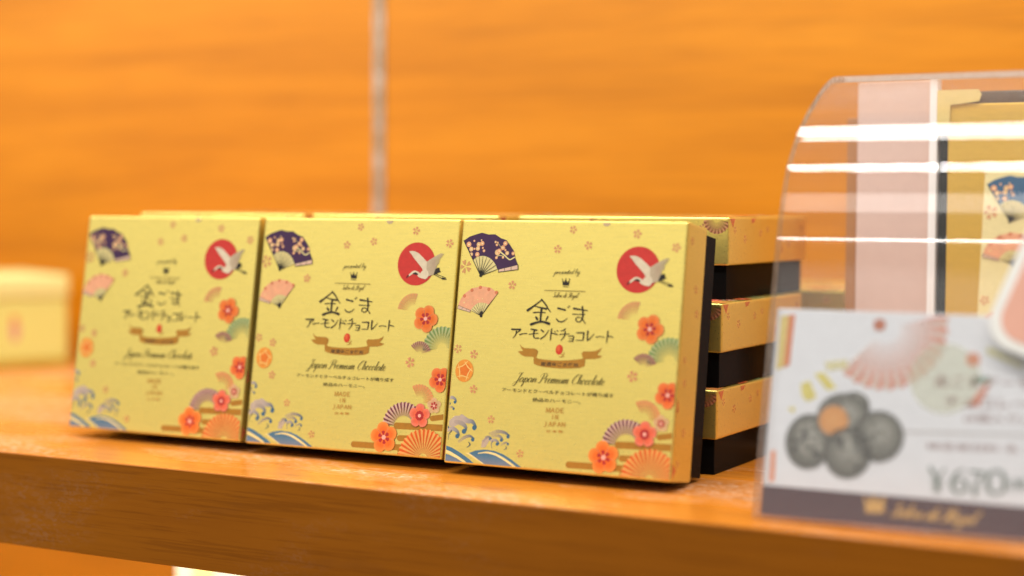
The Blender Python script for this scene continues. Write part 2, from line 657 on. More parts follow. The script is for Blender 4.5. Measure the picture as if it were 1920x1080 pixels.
def plum(P, c, r, col, edge, rot, alpha=1.0, core=.46, spots=7):
    out = []
    for i in range(60):
        t = i / 60 * 2 * math.pi
        lob = abs(math.cos(2.5 * (t - rot)))
        out.append((c[0] + r * (.70 + .30 * lob ** .6) * math.cos(t), c[1] + r * (.70 + .30 * lob ** .6) * math.sin(t)))
    mid = [(c[0] + (x - c[0]) * .62, c[1] + (y - c[1]) * .62) for x, y in out]
    P.strip(out + out[:1], mid + mid[:1], edge, col, alpha, alpha)
    P.poly(mid, col, alpha)
    for i in range(5):
        a = rot + (i + .5) * 2 * math.pi / 5
        P.stroke([(c[0] + r * .2 * math.cos(a), c[1] + r * .2 * math.sin(a)), (c[0] + r * .62 * math.cos(a), c[1] + r * .62 * math.sin(a))],
                 r * .05, PINK, .5)
    for i in range(spots):
        a = rot + i * 2 * math.pi / spots
        P.poly([(c[0] + r * q * math.cos(a + d), c[1] + r * q * math.sin(a + d)) for q, d in
                ((.12, -.3), (core * .9, -.34), (core, 0), (core * .9, .34), (.12, .3))], REDC)
    P.circle(c, r * .15, srgb(244, 180, 160), n=14)


def wheel_fan(P, c, r0, r1, a0, a1, n, dark, pale, al_out=1.0, al_in=0.0, scallop=.05):
    """round pleated fan: leaves alternate in two inks that thin out towards the middle"""
    for i in range(n):
        t0 = a0 + (a1 - a0) * i / n
        t1 = a0 + (a1 - a0) * (i + 1) / n
        tm = (t0 + t1) / 2
        q = lambda r, t: (c[0] + r * math.cos(t), c[1] + r * math.sin(t))
        P.strip([q(r1 * (1 - scallop), t0), q(r1, t0 + (tm - t0) * .6), q(r1, tm)], [q(r0, t0), q(r0, t0 + (tm - t0) * .6), q(r0, tm)], pale, pale, al_out * .85, al_in)
        P.strip([q(r1, tm), q(r1, tm + (t1 - tm) * .4), q(r1 * (1 - scallop), t1)], [q(r0, tm), q(r0, tm + (t1 - tm) * .4), q(r0, t1)], dark, dark, al_out, al_in)


def folding_fan(P, S_, pivot, outer, inner, guard, leaf, flowers, twig, far_guard=True, thin=1.0):
    """paper folding fan: painted leaf, pale ribs, dark guard sticks"""
    piv = S_(pivot)[0]
    out, inn = S_(*outer), S_(*inner)
    for i in range(len(inn) - 1):
        a, b = inn[i], inn[i + 1]
        P.poly([piv, (a[0] * .96 + b[0] * .04, a[1] * .96 + b[1] * .04), ((a[0] + b[0]) / 2 + ((a[0] + b[0]) / 2 - piv[0]) * .07,
                (a[1] + b[1]) / 2 + ((a[1] + b[1]) / 2 - piv[1]) * .07), (a[0] * .1 + b[0] * .9, a[1] * .1 + b[1] * .9)], CREAM, .9)
    P.poly(out + inn[::-1], leaf)
    for c, r in flowers:
        cc = S_(c)[0]
        P.circle(cc, r, BLUSH if (int(c[0]) % 2) else srgb(236, 170, 120), n=12)
        P.circle(cc, r * .35, srgb(246, 226, 170), n=8)
    for t, wd in twig:
        P.stroke(S_(*t), wd, CREAM)
    if guard:
        g = S_(*guard)
        P.poly(g, srgb(226, 188, 160))
        P.stroke([g[0], g[1]], .22 * thin, BLK)
        P.stroke([g[2], g[3]], .28 * thin, BLK)
        P.stroke([g[1], g[2]], .28 * thin, BLK)
        for t in (.02, .33, .66):
            P.stroke([Vector(g[0]).lerp(Vector(g[1]), t), Vector(g[3]).lerp(Vector(g[2]), t)], .22 * thin, BLK)
    for q in inn:
        P.stroke([piv, Vector(piv).lerp(Vector(q), .99)], [.42 * thin, .16 * thin], BLK, .95)
    P.stroke([piv, out[0]], [.4 * thin, .2 * thin], BLK)
    P.circle(piv, .62, BLK, n=12)
    P.circle((piv[0] + .1, piv[1] + 1.2), .75, BLK, n=12)


def crown(P, pts, col):
    P.poly(pts, col)


def lid_art(lid, top_z, fan_col):
    """the printed face of a lid: every motif its own piece of print"""
    made = []
    Z = top_z * 1000

    def new(layer):
        return Print(FACE, Z + .02 + .11 * layer)

    def done(P, name, label=None):
        o = P.build(name, lid, label=label)
        o.location = (-.05, -.05, 0)
        made.append(o)

    P = new(0)                                          # clouds
    def band(a, b, h):
        (x0, y0), (x1, y1) = B6(a, b)
        hh = h / 5.4 / 4.72
        pts = [(x0 + hh / 2 - hh / 2 * math.sin(t), y0 - hh / 2 + hh / 2 * math.cos(t)) for t in (i / 8 * math.pi for i in range(9))]
        P.poly(pts + [(x1, y1 - hh), (x1, y1)], BROWN, .92)
    band((985, 485), (1170, 470), 60)
    band((560, 560), (1170, 590), 70)
    band((600, 700), (900, 712), 64)
    band((60, 766), (680, 808), 66)
    P.poly(B6((850, 660), (925, 668), (915, 712), (835, 706)), BROWN, .92)
    P.poly(B6((600, 862), (690, 868), (690, 935), (590, 925), (610, 900)), BROWN, .92)
    done(P, 'cloud_bands')

    P = new(0)                                          # waves
    fade = lambda x, y: (*[a + (b - a) * max(0, min(1, (4.5 - y) / 5)) for a, b in zip(BLUE, SLATE)], 1)
    P.poly(B5((0, 850), (60, 868), (130, 900), (200, 945), (235, 985), (0, 985)), BLUE, fn=fade)
    P.strip(B5((12, 765), (90, 795), (180, 850), (270, 915), (345, 990)), B5((12, 808), (70, 832), (150, 880), (220, 930), (270, 990)), BLUE, BLUE)
    P.strip(B5((12, 808), (70, 832), (150, 880), (220, 930), (270, 990)), B5((10, 838), (60, 858), (135, 900), (205, 945), (240, 990)), CREAM, CREAM)
    P.poly(B5((265, 850), (330, 905), (400, 960), (440, 1000), (790, 1020), (720, 955), (650, 905), (560, 858), (480, 838), (380, 838)), BLUE, fn=fade)
    P.strip(B5((262, 848), (330, 822), (420, 812), (520, 826), (610, 860), (700, 918), (795, 992)), B5((300, 866), (350, 850), (420, 842), (510, 856), (590, 888), (670, 940), (740, 1010)), BLUE, BLUE)
    P.stroke(B5((355, 852), (440, 842), (530, 862), (610, 905), (690, 960), (750, 1010)), [.3, .8, .9, .9, .8], CREAM)
    P.strip(B5((225, 845), (290, 885), (360, 930), (430, 985)), B5((262, 848), (320, 890), (385, 938), (450, 988)), CREAM, CREAM)

    def curl(pts, eye, r, wd, pale=LILAC, a0=.25):
        c = B5(eye)[0]
        P.stroke(B5(*pts), [wd * .9, wd, wd * .8, wd * .45], pale, a0, col2=srgb(56, 96, 120), alpha2=1)
        P.circle(c, r / 5.4 / 4.7, srgb(60, 104, 130), n=16)
    P.poly(B5((60, 520), (120, 470), (190, 465), (240, 505), (250, 545), (180, 545), (110, 580), (62, 575)), LILAC, .75)
    curl([(190, 475), (250, 520), (300, 530), (335, 585)], (318, 590), 26, 2.0, a0=.8)
    curl([(130, 530), (190, 545), (228, 580), (232, 615)], (212, 627), 26, 1.9, a0=.6)
    curl([(40, 615), (100, 600), (145, 630), (162, 665)], (143, 676), 24, 1.7, a0=.9)
    P.stroke(B5((85, 622), (58, 660), (52, 715)), [.8, .3], srgb(120, 120, 120), .7, alpha2=.3)
    P.poly(B5((30, 540), (62, 585), (55, 600), (30, 590)), srgb(60, 96, 120))
    curl([(160, 730), (215, 690), (270, 675), (312, 700)], (300, 712), 20, 1.4)
    P.stroke(B5((258, 735), (272, 765), (240, 792)), [.3, .7, .2], srgb(90, 100, 90))
    P.poly(B5((385, 790), (395, 720), (440, 685), (490, 690), (470, 720), (430, 790)), LILAC, .7)
    curl([(405, 740), (440, 690), (470, 685), (490, 700)], (478, 706), 14, 1.2)
    curl([(480, 650), (560, 628), (630, 640), (672, 668)], (660, 682), 18, 1.5)
    curl([(500, 672), (560, 670), (592, 690), (606, 712)], (592, 716), 17, 1.3)
    curl([(490, 720), (530, 715), (556, 735), (566, 752)], (550, 756), 17, 1.2, a0=.7)
    P.stroke(B5((505, 725), (490, 755), (495, 795)), [.5, .2], SLATE, .7)
    curl([(590, 765), (620, 745), (650, 742), (668, 756)], (657, 759), 11, .8)
    P.stroke(B5((638, 775), (642, 800), (618, 815)), [.2, .5, .2], srgb(110, 115, 105))
    curl([(62, 290), (95, 282), (125, 300), (134, 325)], (122, 330), 16, 1.3, a0=.9)
    P.circle(B5((65, 345))[0], .6, srgb(60, 96, 120), n=12)
    curl([(68, 385), (88, 378), (108, 388), (116, 398)], (106, 400), 11, .8)
    done(P, 'wave_print')

    P = new(1)                                          # scattered cherry blossoms
    for (x, y), r, a in (((917, 143), 29, .75), ((1362, 172), 32, .8), ((1022, 252), 31, .75), ((808, 278), 31, .75), ((1632, 265), 33, .75),
                         ((165, 400), 50, .55), ((490, 527), 32, .8)):
        blossom5(P, A1((x, y))[0], r / 3.7235 / 4.6, PINK, a, rot=.3 + x)
    for (x, y), r, a in (((145, 40), 33, .6), ((255, 78), 33, .75), ((250, 320), 32, .75), ((372, 530), 30, .6), ((572, 768), 30, .55), ((1355, 228), 40, .75)):
        blossom5(P, A2((x, y))[0], r / 3.6923 / 4.7, PINK, a, rot=.3 + x)
    P.circle(A1((1150, 100))[0], 1.7, srgb(214, 180, 170), .45, ry=1.2, n=16)
    done(P, 'cherry_blossoms')

    P = new(1)
    folding_fan(P, B7, (242, 535),
                [(66, 165), (130, 122), (195, 100), (262, 82), (330, 100), (400, 98), (460, 138), (520, 160), (560, 215), (600, 280), (612, 350), (640, 420)],
                [(165, 372), (190, 345), (230, 330), (272, 325), (312, 335), (350, 355), (380, 385), (406, 425), (420, 470)],
                [(430, 470), (640, 420), (640, 470), (430, 498)], fan_col,
                [((120, 205), 1.15), ((145, 255), 1.0), ((215, 248), .95), ((225, 205), 1.0), ((262, 195), 1.0), ((208, 310), 1.0), ((145, 310), .8),
                 ((280, 272), .6), ((178, 168), .45), ((268, 242), .45), ((180, 252), .45), ((255, 160), .35), ((425, 290), 1.25), ((442, 275), 1.0), ((482, 240), 1.0),
                 ((508, 195), 1.0), ((527, 297), .85), ((590, 300), .75), ((412, 345), .65), ((482, 342), .55), ((418, 210), .55), ((428, 185), .4), ((405, 180), .5), ((508, 265), .5)],
                [([(455, 285), (500, 320), (552, 365), (605, 340)], .5), ([(420, 330), (450, 322), (490, 330)], .25), ([(430, 190), (460, 230), (480, 250)], .15)])
    done(P, 'printed_fan', 'purple folding fan scattered with cream blossoms' if fan_col == PURPLE else 'blue folding fan scattered with cream blossoms')

    P = new(1)
    folding_fan(P, B7, (244, 962),
                [(430, 715), (385, 690), (345, 660), (300, 655), (245, 645), (200, 660), (150, 668), (120, 690), (60, 735), (20, 800), (2, 850)],
                [(325, 842), (298, 828), (270, 822), (245, 820), (215, 824), (190, 840), (165, 862), (145, 886), (135, 905)],
                [(135, 905), (2, 850), (-6, 885), (128, 925)], srgb(238, 170, 128),
                [((65, 820), .5), ((110, 800), .4), ((150, 835), .5), ((90, 850), .4), ((210, 790), .5), ((260, 780), .5), ((180, 800), .4)], [], thin=.6)
    for q in ((240, 660), (330, 680), (410, 712), (150, 690), (70, 750)):
        P.circle(B7(q)[0], .75, srgb(228, 134, 90), .7, n=12)
    done(P, 'printed_fan', 'small pink folding fan')

    P = new(1)
    P.circle(A8((228, 290))[0], 9.15, srgb(206, 52, 42), n=48)
    done(P, 'red_sun')
    P = new(2)
    white, grey = srgb(226, 208, 176), srgb(198, 178, 146)
    P.poly(A8((165, 190), (190, 186), (215, 188), (250, 205), (288, 240), (320, 272), (335, 300), (330, 392), (265, 390), (290, 352), (278, 325), (240, 280), (205, 240), (185, 212)), white)
    P.poly(A8((320, 272), (375, 238), (440, 203), (470, 208), (430, 255), (425, 285), (408, 300), (400, 340), (382, 375), (330, 392), (318, 340)), grey,
           fn=lambda x, y: (*grey, max(.35, min(1, 1 - (x - 88) / 8))))
    P.stroke(A8((300, 375), (262, 382), (240, 362), (210, 354), (182, 372), (158, 392)), [4.2, 1.8, 1.15, 1.0, .9, .5], white)
    P.stroke(A8((203, 368), (222, 366), (243, 374)), [.4, 1.0, .5], BLK)
    P.stroke(A8((160, 386), (146, 400)), [.9, .3], srgb(110, 20, 24))
    P.poly(A8((395, 332), (412, 322), (430, 320), (428, 335), (440, 355), (415, 362), (408, 368), (378, 378)), BLK)
    for a, b in (((385, 376), (462, 412)), ((402, 372), (484, 402))):
        P.stroke(A8(a, b), .28, BLK)
    P.stroke(A8((458, 408), (485, 412)), [.9, .5], BLK)
    done(P, 'flying_crane')

    q = lambda S_, p: S_(p)[0]
    P = new(1)
    wheel_fan(P, q(A8, (205, 672)), 2.0, 7.6, R(76), R(174), 9, srgb(236, 160, 100), srgb(240, 176, 120), .8, .0, .0)
    done(P, 'printed_fan', 'faded orange fan')
    P = new(1)
    wheel_fan(P, q(A8, (462, 975)), 2.2, 9.3, R(4), R(188), 15, srgb(120, 150, 84), srgb(196, 208, 150), .95, .1)
    done(P, 'printed_fan', 'pale green round pleated fan')
    P = new(2)
    wheel_fan(P, q(A8, (268, 1022)), 1.2, 5.6, R(18), R(142), 11, srgb(140, 84, 78), srgb(204, 156, 130), .95, .12)
    done(P, 'printed_fan', 'small mauve pleated fan')
    P = new(1)
    wheel_fan(P, q(B6, (850, 330)), 2.2, 7.2, R(-8), R(122), 11, srgb(236, 152, 92), srgb(240, 172, 112), .9, .1)
    done(P, 'printed_fan', 'pale orange fan')
    P = new(2)
    wheel_fan(P, q(B6, (672, 610)), 4.6, 10.4, R(20), R(178), 15, srgb(112, 48, 72), srgb(232, 196, 176), 1.0, .4)
    done(P, 'printed_fan', 'large mauve striped round fan')
    P = new(2)
    wheel_fan(P, q(B6, (910, 960)), 2.0, 12.2, R(-10), R(190), 19, srgb(220, 96, 26), srgb(246, 184, 100), 1.0, .4)
    done(P, 'printed_fan', 'large orange round fan cut by the edge')

    for S_, c, r, col, edge, rot, al, core in ((A8, (318, 733), 5.9, ORANGE, srgb(238, 142, 70), 1.2, 1, .46),
                                               (A2, (1600, 358), 5.4, srgb(230, 104, 38), srgb(238, 136, 70), 1.0, 1, .50),
                                               (A2, (1555, 555), 3.4, srgb(240, 192, 150), srgb(240, 200, 150), .4, .6, .50),
                                               (A2, (1440, 630), 5.1, srgb(228, 104, 70), srgb(236, 134, 104), 1.57, 1, .42),
                                               (A2, (1155, 792), 6.6, ORANGE, srgb(238, 146, 62), 1.75, 1, .44)):
        P = new(3)
        plum(P, q(S_, c), r, col, edge, rot, al, core, spots=9 if S_ is A2 and c[0] == 1440 else 6)
        done(P, 'plum_blossom')

    P = new(1)
    c = q(A2, (188, 192))
    P.circle(c, 4.2, srgb(234, 150, 52), n=32, ry=4.6)
    P.circle((c[0] + .5, c[1] + .4), 2.6, srgb(228, 122, 36), n=24)
    for a in (0, 1.25, 2.5, 3.8, 5.0):
        P.stroke([(c[0] + 3.8 * math.cos(a), c[1] + 4.1 * math.sin(a)), (c[0] + 2.2 * math.cos(a + .7), c[1] + 2.2 * math.sin(a + .7)),
                  (c[0] + 3.4 * math.cos(a + 1.6), c[1] + 3.7 * math.sin(a + 1.6))], [.25, .45, .25], srgb(246, 208, 120))
    done(P, 'thread_ball')

    # --- writing
    mm6, mm7 = 1 / 6.75 / 4.7, 1 / 5.4 / 4.7
    P = new(2)
    for pts, wd in (([(925, 668), (850, 725), (800, 762), (745, 800)], [14, 16, 22, 32]), ([(922, 664), (970, 722), (1005, 780), (1035, 820)], [20, 18, 14, 10]),
                    ([(838, 748), (900, 764), (980, 780)], [12, 18, 26]), ([(922, 772), (912, 850), (905, 945)], [26, 24, 22]), ([(820, 828), (890, 824), (965, 828)], [18, 12, 15]),
                    ([(850, 886), (866, 912)], [24, 30]), ([(1000, 880), (975, 925)], [20, 12]), ([(788, 978), (850, 955), (930, 944), (1015, 968)], [34, 26, 26, 36]),
                    ([(1132, 772), (1175, 784), (1218, 794)], [26, 20, 24]), ([(1107, 905), (1138, 938), (1190, 940), (1245, 900)], [12, 18, 14, 6]),
                    ([(1253, 752), (1262, 766)], [10, 12]), ([(1270, 740), (1279, 752)], [9, 10]),
                    ([(1330, 776), (1410, 788), (1500, 802)], [26, 18, 14]), ([(1315, 847), (1390, 850), (1470, 850)], [14, 10, 11]),
                    ([(1437, 752), (1443, 830), (1440, 890), (1415, 935), (1375, 942), (1352, 915), (1380, 884), (1430, 900), (1472, 962)], [20, 20, 16, 12, 12, 11, 11, 10, 12])):
        P.stroke(A6(*pts), [x * mm6 for x in wd], BLK)
    for pts, wd in (([(112, 22), (200, 22)], [16, 14]), ([(200, 22), (186, 38), (165, 54)], [12, 6]), ([(158, 42), (150, 75), (122, 112)], [12, 9, 5]),
                    ([(192, 74), (225, 66), (262, 64)], [12, 8, 10]), ([(308, 20), (365, 30)], [14, 14]), ([(285, 72), (330, 66), (378, 62)], [8, 7, 8]),
                    ([(342, 26), (330, 75), (342, 108), (382, 110)], [13, 12, 11, 11]), ([(410, 28), (432, 46)], [12, 13]), ([(402, 118), (450, 82), (486, 28)], [11, 9, 5]),
                    ([(515, 15), (507, 70), (500, 132)], [9, 11, 7]), ([(512, 58), (568, 72)], [8, 12]), ([(543, 40), (551, 50)], [7, 8]), ([(569, 32), (578, 42)], [7, 8]),
                    ([(652, 18), (635, 30), (608, 38)], [12, 10, 6]), ([(594, 72), (640, 68), (692, 68)], [8, 8, 9]), ([(652, 40), (642, 90), (606, 136)], [10, 9, 5]),
                    ([(688, 90), (735, 90), (726, 142)], [8, 10, 9]), ([(694, 115), (726, 116)], [7, 7]), ([(688, 141), (726, 141)], [8, 8]),
                    ([(768, 55), (842, 55)], [10, 13]), ([(841, 55), (836, 95), (830, 132)], [13, 10, 9]), ([(763, 130), (832, 132)], [8, 8]),
                    ([(882, 38), (876, 90), (874, 134)], [14, 11, 9]), ([(874, 134), (905, 110), (946, 64)], [10, 8, 4]), ([(965, 98), (1005, 92), (1046, 100)], [9, 7, 9]),
                    ([(1085, 35), (1078, 95), (1070, 156)], [10, 10, 6]), ([(1080, 86), (1110, 92), (1140, 101)], [8, 11, 6])):
        P.stroke(A7(*pts), [x * mm7 * 1.05 for x in wd], BLK)
    done(P, 'title_lettering')

    P = new(2)
    a, b = A6((1082, 345), (1400, 342))
    P.script('presented by', a, b, 1.0, BLK, .15, shear=.4)
    a, b = A6((1058, 636), (1375, 640))
    P.script('Salon de Royal', a, b, .95, srgb(84, 62, 22), .15, shear=.4)
    P.stroke(A6((962, 549), (1220, 554), (1476, 562)), .26, srgb(112, 84, 30), .9)
    done(P, 'maker_lettering')
    P = new(2)
    P.poly(A6((1192, 484), (1184, 412), (1208, 446), (1212, 440), (1229, 404), (1248, 446), (1252, 448), (1278, 412), (1266, 486)), BLK)
    for c in ((1184, 405), (1230, 400), (1277, 406)):
        P.circle(A6(c)[0], .22, BLK, n=8)
    P.stroke(A6((1192, 500), (1262, 505)), .2, BLK)
    done(P, 'crown_emblem')

    P = new(1)
    P.poly(A7((330, 298), (350, 304), (380, 318), (430, 326), (520, 334), (600, 336), (690, 333), (770, 326), (820, 318), (857, 300), (846, 392), (800, 410), (700, 416), (600, 417), (500, 409), (440, 402), (380, 390), (332, 370)), BROWN)
    for t in ([(190, 170), (212, 198), (238, 212), (290, 214), (335, 216), (366, 228), (376, 248), (360, 300), (346, 306), (332, 300), (240, 296), (200, 276), (172, 244), (225, 240), (205, 210)],
              [(850, 322), (826, 300), (818, 262), (838, 242), (890, 244), (960, 238), (1000, 222), (1022, 204), (1002, 245), (972, 276), (1028, 290), (1000, 308), (950, 320), (900, 320)]):
        P.poly(A7(*t), BROWN)
    a, b = A7((402, 392), (780, 408))
    P.text('厳選金ごま使用', a, b, 1.75, BLK, bold=.012)
    P.circle(A7((590, 226))[0], 1.55, srgb(212, 62, 30), ry=2.0, n=24, rot=-.1)
    P.circle(A7((583, 215))[0], .7, srgb(230, 100, 50), ry=1.1, n=16)
    P.stroke(A7((592, 300), (618, 296), (640, 258)), .28, BROWN)
    P.stroke(A7((610, 272), (640, 298)), .25, BROWN)
    done(P, 'ribbon_banner')

    P = new(2)
    a, b = A7((135, 552), (1040, 588))
    P.script('Japan Premium Chocolate', a, b, 1.8, srgb(40, 34, 10), .21, shear=.42)
    a, b = A7((8, 652), (1142, 712))
    P.text('アーモンドとクーベルチョコレートが織り成す', a, b, 1.6, srgb(44, 36, 10), bold=.004)
    a, b = A7((318, 752), (805, 778))
    P.text('絶品のハーモニー。', a, b, 1.55, srgb(44, 36, 10), bold=.004)
    SER = {'M': [[(0, 0), (.08, 1)], [(.08, 1), (.5, .1)], [(.5, .1), (.9, 1)], [(.9, 1), (1, 0)]], 'A': [[(0, 0), (.45, 1)], [(.45, 1), (.9, 0)], [(.2, .38), (.72, .38)]],
           'D': [[(.1, 0), (.1, 1)], [(.1, 1), (.6, .95), (.9, .5), (.6, .05), (.1, 0)]], 'E': [[(.1, 0), (.1, 1)], [(.1, 1), (.7, 1)], [(.1, .52), (.6, .52)], [(.1, 0), (.72, 0)]],
           'I': [[(.3, 0), (.3, 1)]], 'N': [[(.05, 0), (.05, 1)], [(.05, 1), (.85, 0)], [(.85, 0), (.85, 1)]], 'J': [[(.45, 1), (.45, .1), (.2, -.2), (0, -.15)]],
           'P': [[(.1, 0), (.1, 1)], [(.1, 1), (.6, .95), (.65, .6), (.4, .48), (.1, .48)]]}
    for word, pa, pb, hh in (('MADE', (456, 862), (652, 868), 1.75), ('IN', (512, 930), (584, 932), 1.65), ('JAPAN', (436, 1000), (660, 1008), 1.65)):
        a, b = (Vector(v) for v in A7(pa, pb))
        step = (b - a) / len(word)
        for i, ch in enumerate(word):
            for st in SER[ch]:
                P.stroke([a + step * (i + .82 * x) + Vector((0, hh * y)) for x, y in st], .27, srgb(200, 142, 52), .85, n=4)
    a, b = A7((462, 1066), (625, 1070))
    P.text('日 本 製', a, b, .95, srgb(196, 128, 36), bold=.01)
    done(P, 'slogan_lettering')

    # --- print on the lid's long sides (wraps over the edge)
    for side in range(4):
        rng = random.Random(side + 3)
        P = Print((.4, -19.6, 99.6, -.4), 50 + .02)
        for i in range(7):
            x = 9 + i * 13.5 + rng.uniform(-4, 4)
            blossom5(P, (x, -rng.uniform(4, 17)), rng.uniform(1.4, 2.0), PINK, .5, rot=rng.random() * 6)
        if side == 0:
            wheel_fan(P, (94.5, -1), 1.2, 6, R(182), R(352), 10, srgb(140, 76, 56), srgb(226, 160, 120), .85, .1)
            wheel_fan(P, (40, -.5), 1.0, 5, R(185), R(345), 10, srgb(226, 120, 70), srgb(240, 170, 120), .7, .1)
        else:
            P.poly([(1, -.5), (7, -.5), (4.5, -4.5)], SALMON, .6)
            P.poly([(26, -.5), (32, -.5), (30, -2.2), (27, -2.6)], SALMON, .55)
        o = P.build('side_print', lid)
        rot = Matrix.Rotation(side * math.pi / 2, 4, 'Z') @ Matrix.Rotation(math.pi / 2, 4, 'X')
        m = Matrix.Translation((0, 0, top_z)) @ rot @ Matrix.Translation((-.05, 0, 0))
        o.matrix_local = m
        made.append(o)
    return made


LID_H, BASE_H = .0201, .0147
BOX_T = LID_H + BASE_H


def chocolate_box(gold, fan_col):
    """flat on its tray, lid face up, origin under the middle of the tray"""
    root = empty('chocolate_box')
    bm = box_bm((-.05, -.05, BASE_H), (.05, .05, BOX_T), .0009, 3)
    lid = mesh_ob('lid', bm, gold, root)
    lid_art(lid, BOX_T, fan_col)
    bm = box_bm((-.0482, -.0482, 0), (.0482, .0482, BASE_H + .001), .0004, 2)
    mesh_ob('tray', bm, BLACK, root)
    return root


# ------------------------------------------------------------------ the setting
wall_y = .365
o = mesh_ob('wall_panel', box_bm((-1.3, wall_y, -.42), (1.3, wall_y + .018, .9)), W_WALL)
tag(o, 'glossy orange wood grain back panel behind the shelf', 'wall panel')

o = mesh_ob('shelf', box_bm((-1.3, .0006, -.0405), (1.3, wall_y - .0005, 0), .0005, 2), W_TOP)
tag(o, 'thick orange wooden shelf with a scuffed brown front edge carrying the chocolate boxes', 'shelf')
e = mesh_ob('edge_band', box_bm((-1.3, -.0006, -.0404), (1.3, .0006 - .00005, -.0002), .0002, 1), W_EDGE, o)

o = mesh_ob('shelf', box_bm((-1.3, .02, -.36), (1.3, wall_y - .0005, -.33), .0006, 2), W_TOP)
tag(o, 'lower orange wooden shelf underneath, holding the cream carton', 'shelf')

# slotted steel upright let into the wall panel
root = empty('shelf_upright', (-.1009, wall_y, -.3))
bm = bmesh.new()
box_bm((-.0033, -.0015, 0), (-.0018, -.0002, 1.1), 0, bm=bm)
box_bm((.0018, -.0015, 0), (.0033, -.0002, 1.1), 0, bm=bm)
zz = 0.0
while zz < 1.08:
    box_bm((-.0018, -.0013, zz), (.0018, -.0004, zz + .011), 0, bm=bm)
    zz += .0254
mesh_ob('slotted_rail', bm, metal_strip(), root)
bm = box_bm((-.0018, -.0008, 0), (.0018, -.0002, 1.1))
mesh_ob('rail_channel', bm, plain('dull_channel', (.30, .24, .15), .5, .2), root)
tag(root, 'narrow slotted grey metal upright running up the orange wall panel', 'shelf upright')

# ------------------------------------------------------------------ chocolate boxes
proto = chocolate_box(GOLD, PURPLE)
LEAN = R(8.81)


def stand(root, x, y, psi, z0=.0046, lean=LEAN):
    """put a box on edge, face to the room, leaning back; x, y = lower left front corner of the lid"""
    U = Vector((math.cos(psi), math.sin(psi), 0))
    Nn = Vector((-math.sin(psi), math.cos(psi), 0))
    Zv = Vector((0, 0, 1))
    V = Zv * math.cos(lean) + Nn * math.sin(lean)
    F = -Nn * math.cos(lean) + Zv * math.sin(lean)
    m = Matrix((U, V, F)).transposed().to_4x4()
    corner = Vector((x, y, z0))
    m.translation = corner + U * .05 + V * .05 - F * BOX_T
    root.matrix_world = m


FRONT = 'upright gold chocolate boxes in the front row'
FLAT = 'gold chocolate boxes stacked flat behind the front row'
stand(proto, .1376, .0461, .0068)
tag(proto, 'sharp upright gold chocolate box nearest the clear acrylic hood, its gold side showing', 'chocolate box', FRONT)
b = copy_tree(proto)
stand(b, .0334, .0504, .0123)
tag(b, 'middle one of the three upright gold chocolate boxes, between two others', 'chocolate box', FRONT)
b = copy_tree(proto)
stand(b, -.0699, .0505, .0065)
tag(b, 'blurriest upright gold chocolate box, the leftmost of the front row next to the yellow carton', 'chocolate box', FRONT)

levels = ('bottom', 'middle', 'top')
for i, (x, y) in enumerate(((.2365, .0965), (.2362, .1015), (.2311, .1215))):
    b = copy_tree(proto)
    b.matrix_world = Matrix.Translation((x - .05, y + .05, i * (BOX_T + .0002)))
    tag(b, 'flat gold chocolate box, %s of the stack seen beside the acrylic hood' % levels[i], 'chocolate box', FLAT)
for nm, xs, ys in (('middle', (.128, .1265, .1275), (.108, .109, .110)), ('left', (.024, .0245, .0235), (.107, .1075, .109))):
    for i in range(3):
        b = copy_tree(proto)
        b.matrix_world = Matrix.Translation((xs[i] - .05, ys[i] + .05, i * (BOX_T + .0002)))
        where = 'middle upright box' if nm == 'middle' else 'leftmost upright box'
        tag(b, 'flat gold chocolate box, %s of the stack behind the %s' % (levels[i], where), 'chocolate box', FLAT)
for i in range(2):
    b = copy_tree(proto)
    b.matrix_world = Matrix.Translation((.2080, .288, i * (BOX_T + .0002)))
    tag(b, 'flat gold chocolate box, %s of the back pair glimpsed through the hood' % ('lower' if i == 0 else 'upper'), 'chocolate box', FLAT)

# ------------------------------------------------------------------ yellow carton at the left
root = empty('yellow_carton')
ang = math.atan2(.9, .44)
ex = Vector((math.cos(ang), math.sin(ang), 0))          # along the visible side, away from the room
YEL = gold_paper('yellow_card', (.72, .74, .23), .15, .42)
YEL2 = gold_paper('yellow_card_pale', (.78, .80, .33), .15, .40)
mesh_ob('body', box_bm((-.12, 0, .006), (0, .085, .046), .0015), YEL, root)
mesh_ob('lid', box_bm((-.1215, -.0015, .0462), (.0015, .0865, .062), .003, 3), YEL2, root)
mesh_ob('plinth', box_bm((-.121, -.001, 0), (.001, .086, .0058), .001), gold_paper('olive_card', (.56, .40, .05), .3, .4), root)
P = Print((-120, 0, 0, 46), .02)
P.circle((-36, 26), 3.2, srgb(226, 160, 150), .8, ry=8, n=20)
P.circle((-36, 33), 2.6, srgb(232, 150, 90), .8, n=16)
pr = P.build('printed_motif', root)
pr.matrix_local = Matrix.Rotation(math.pi / 2, 4, 'X')
m = Matrix((ex, Vector((-ex.y, ex.x, 0)), Vector((0, 0, 1)))).transposed().to_4x4()
m.translation = (-.3125, .307, 0)
root.matrix_world = m
tag(root, 'blurred yellow carton with a paler lid, standing alone at the far left by the wall', 'carton')

# carton on the lower shelf
root = empty('cream_carton', (-.092, .21, -.33))
CRM = plain('cream_card', (.60, .51, .33), .5)
mesh_ob('carton_body', box_bm((-.024, -.03, 0), (.030, .03, .262), .004, 3), CRM, root)
mesh_ob('side_band', box_bm((-.010, -.0306, .02), (.004, -.0301, .25)), plain('yellow_band', (.82, .56, .16), .5), root)
mesh_ob('spine', box_bm((.0302, -.029, 0), (.042, .029, .26), .002), plain('grey_green_card', (.28, .30, .22), .5), root)
tag(root, 'cream carton with a grey green edge, just peeking out below the shelf', 'carton')

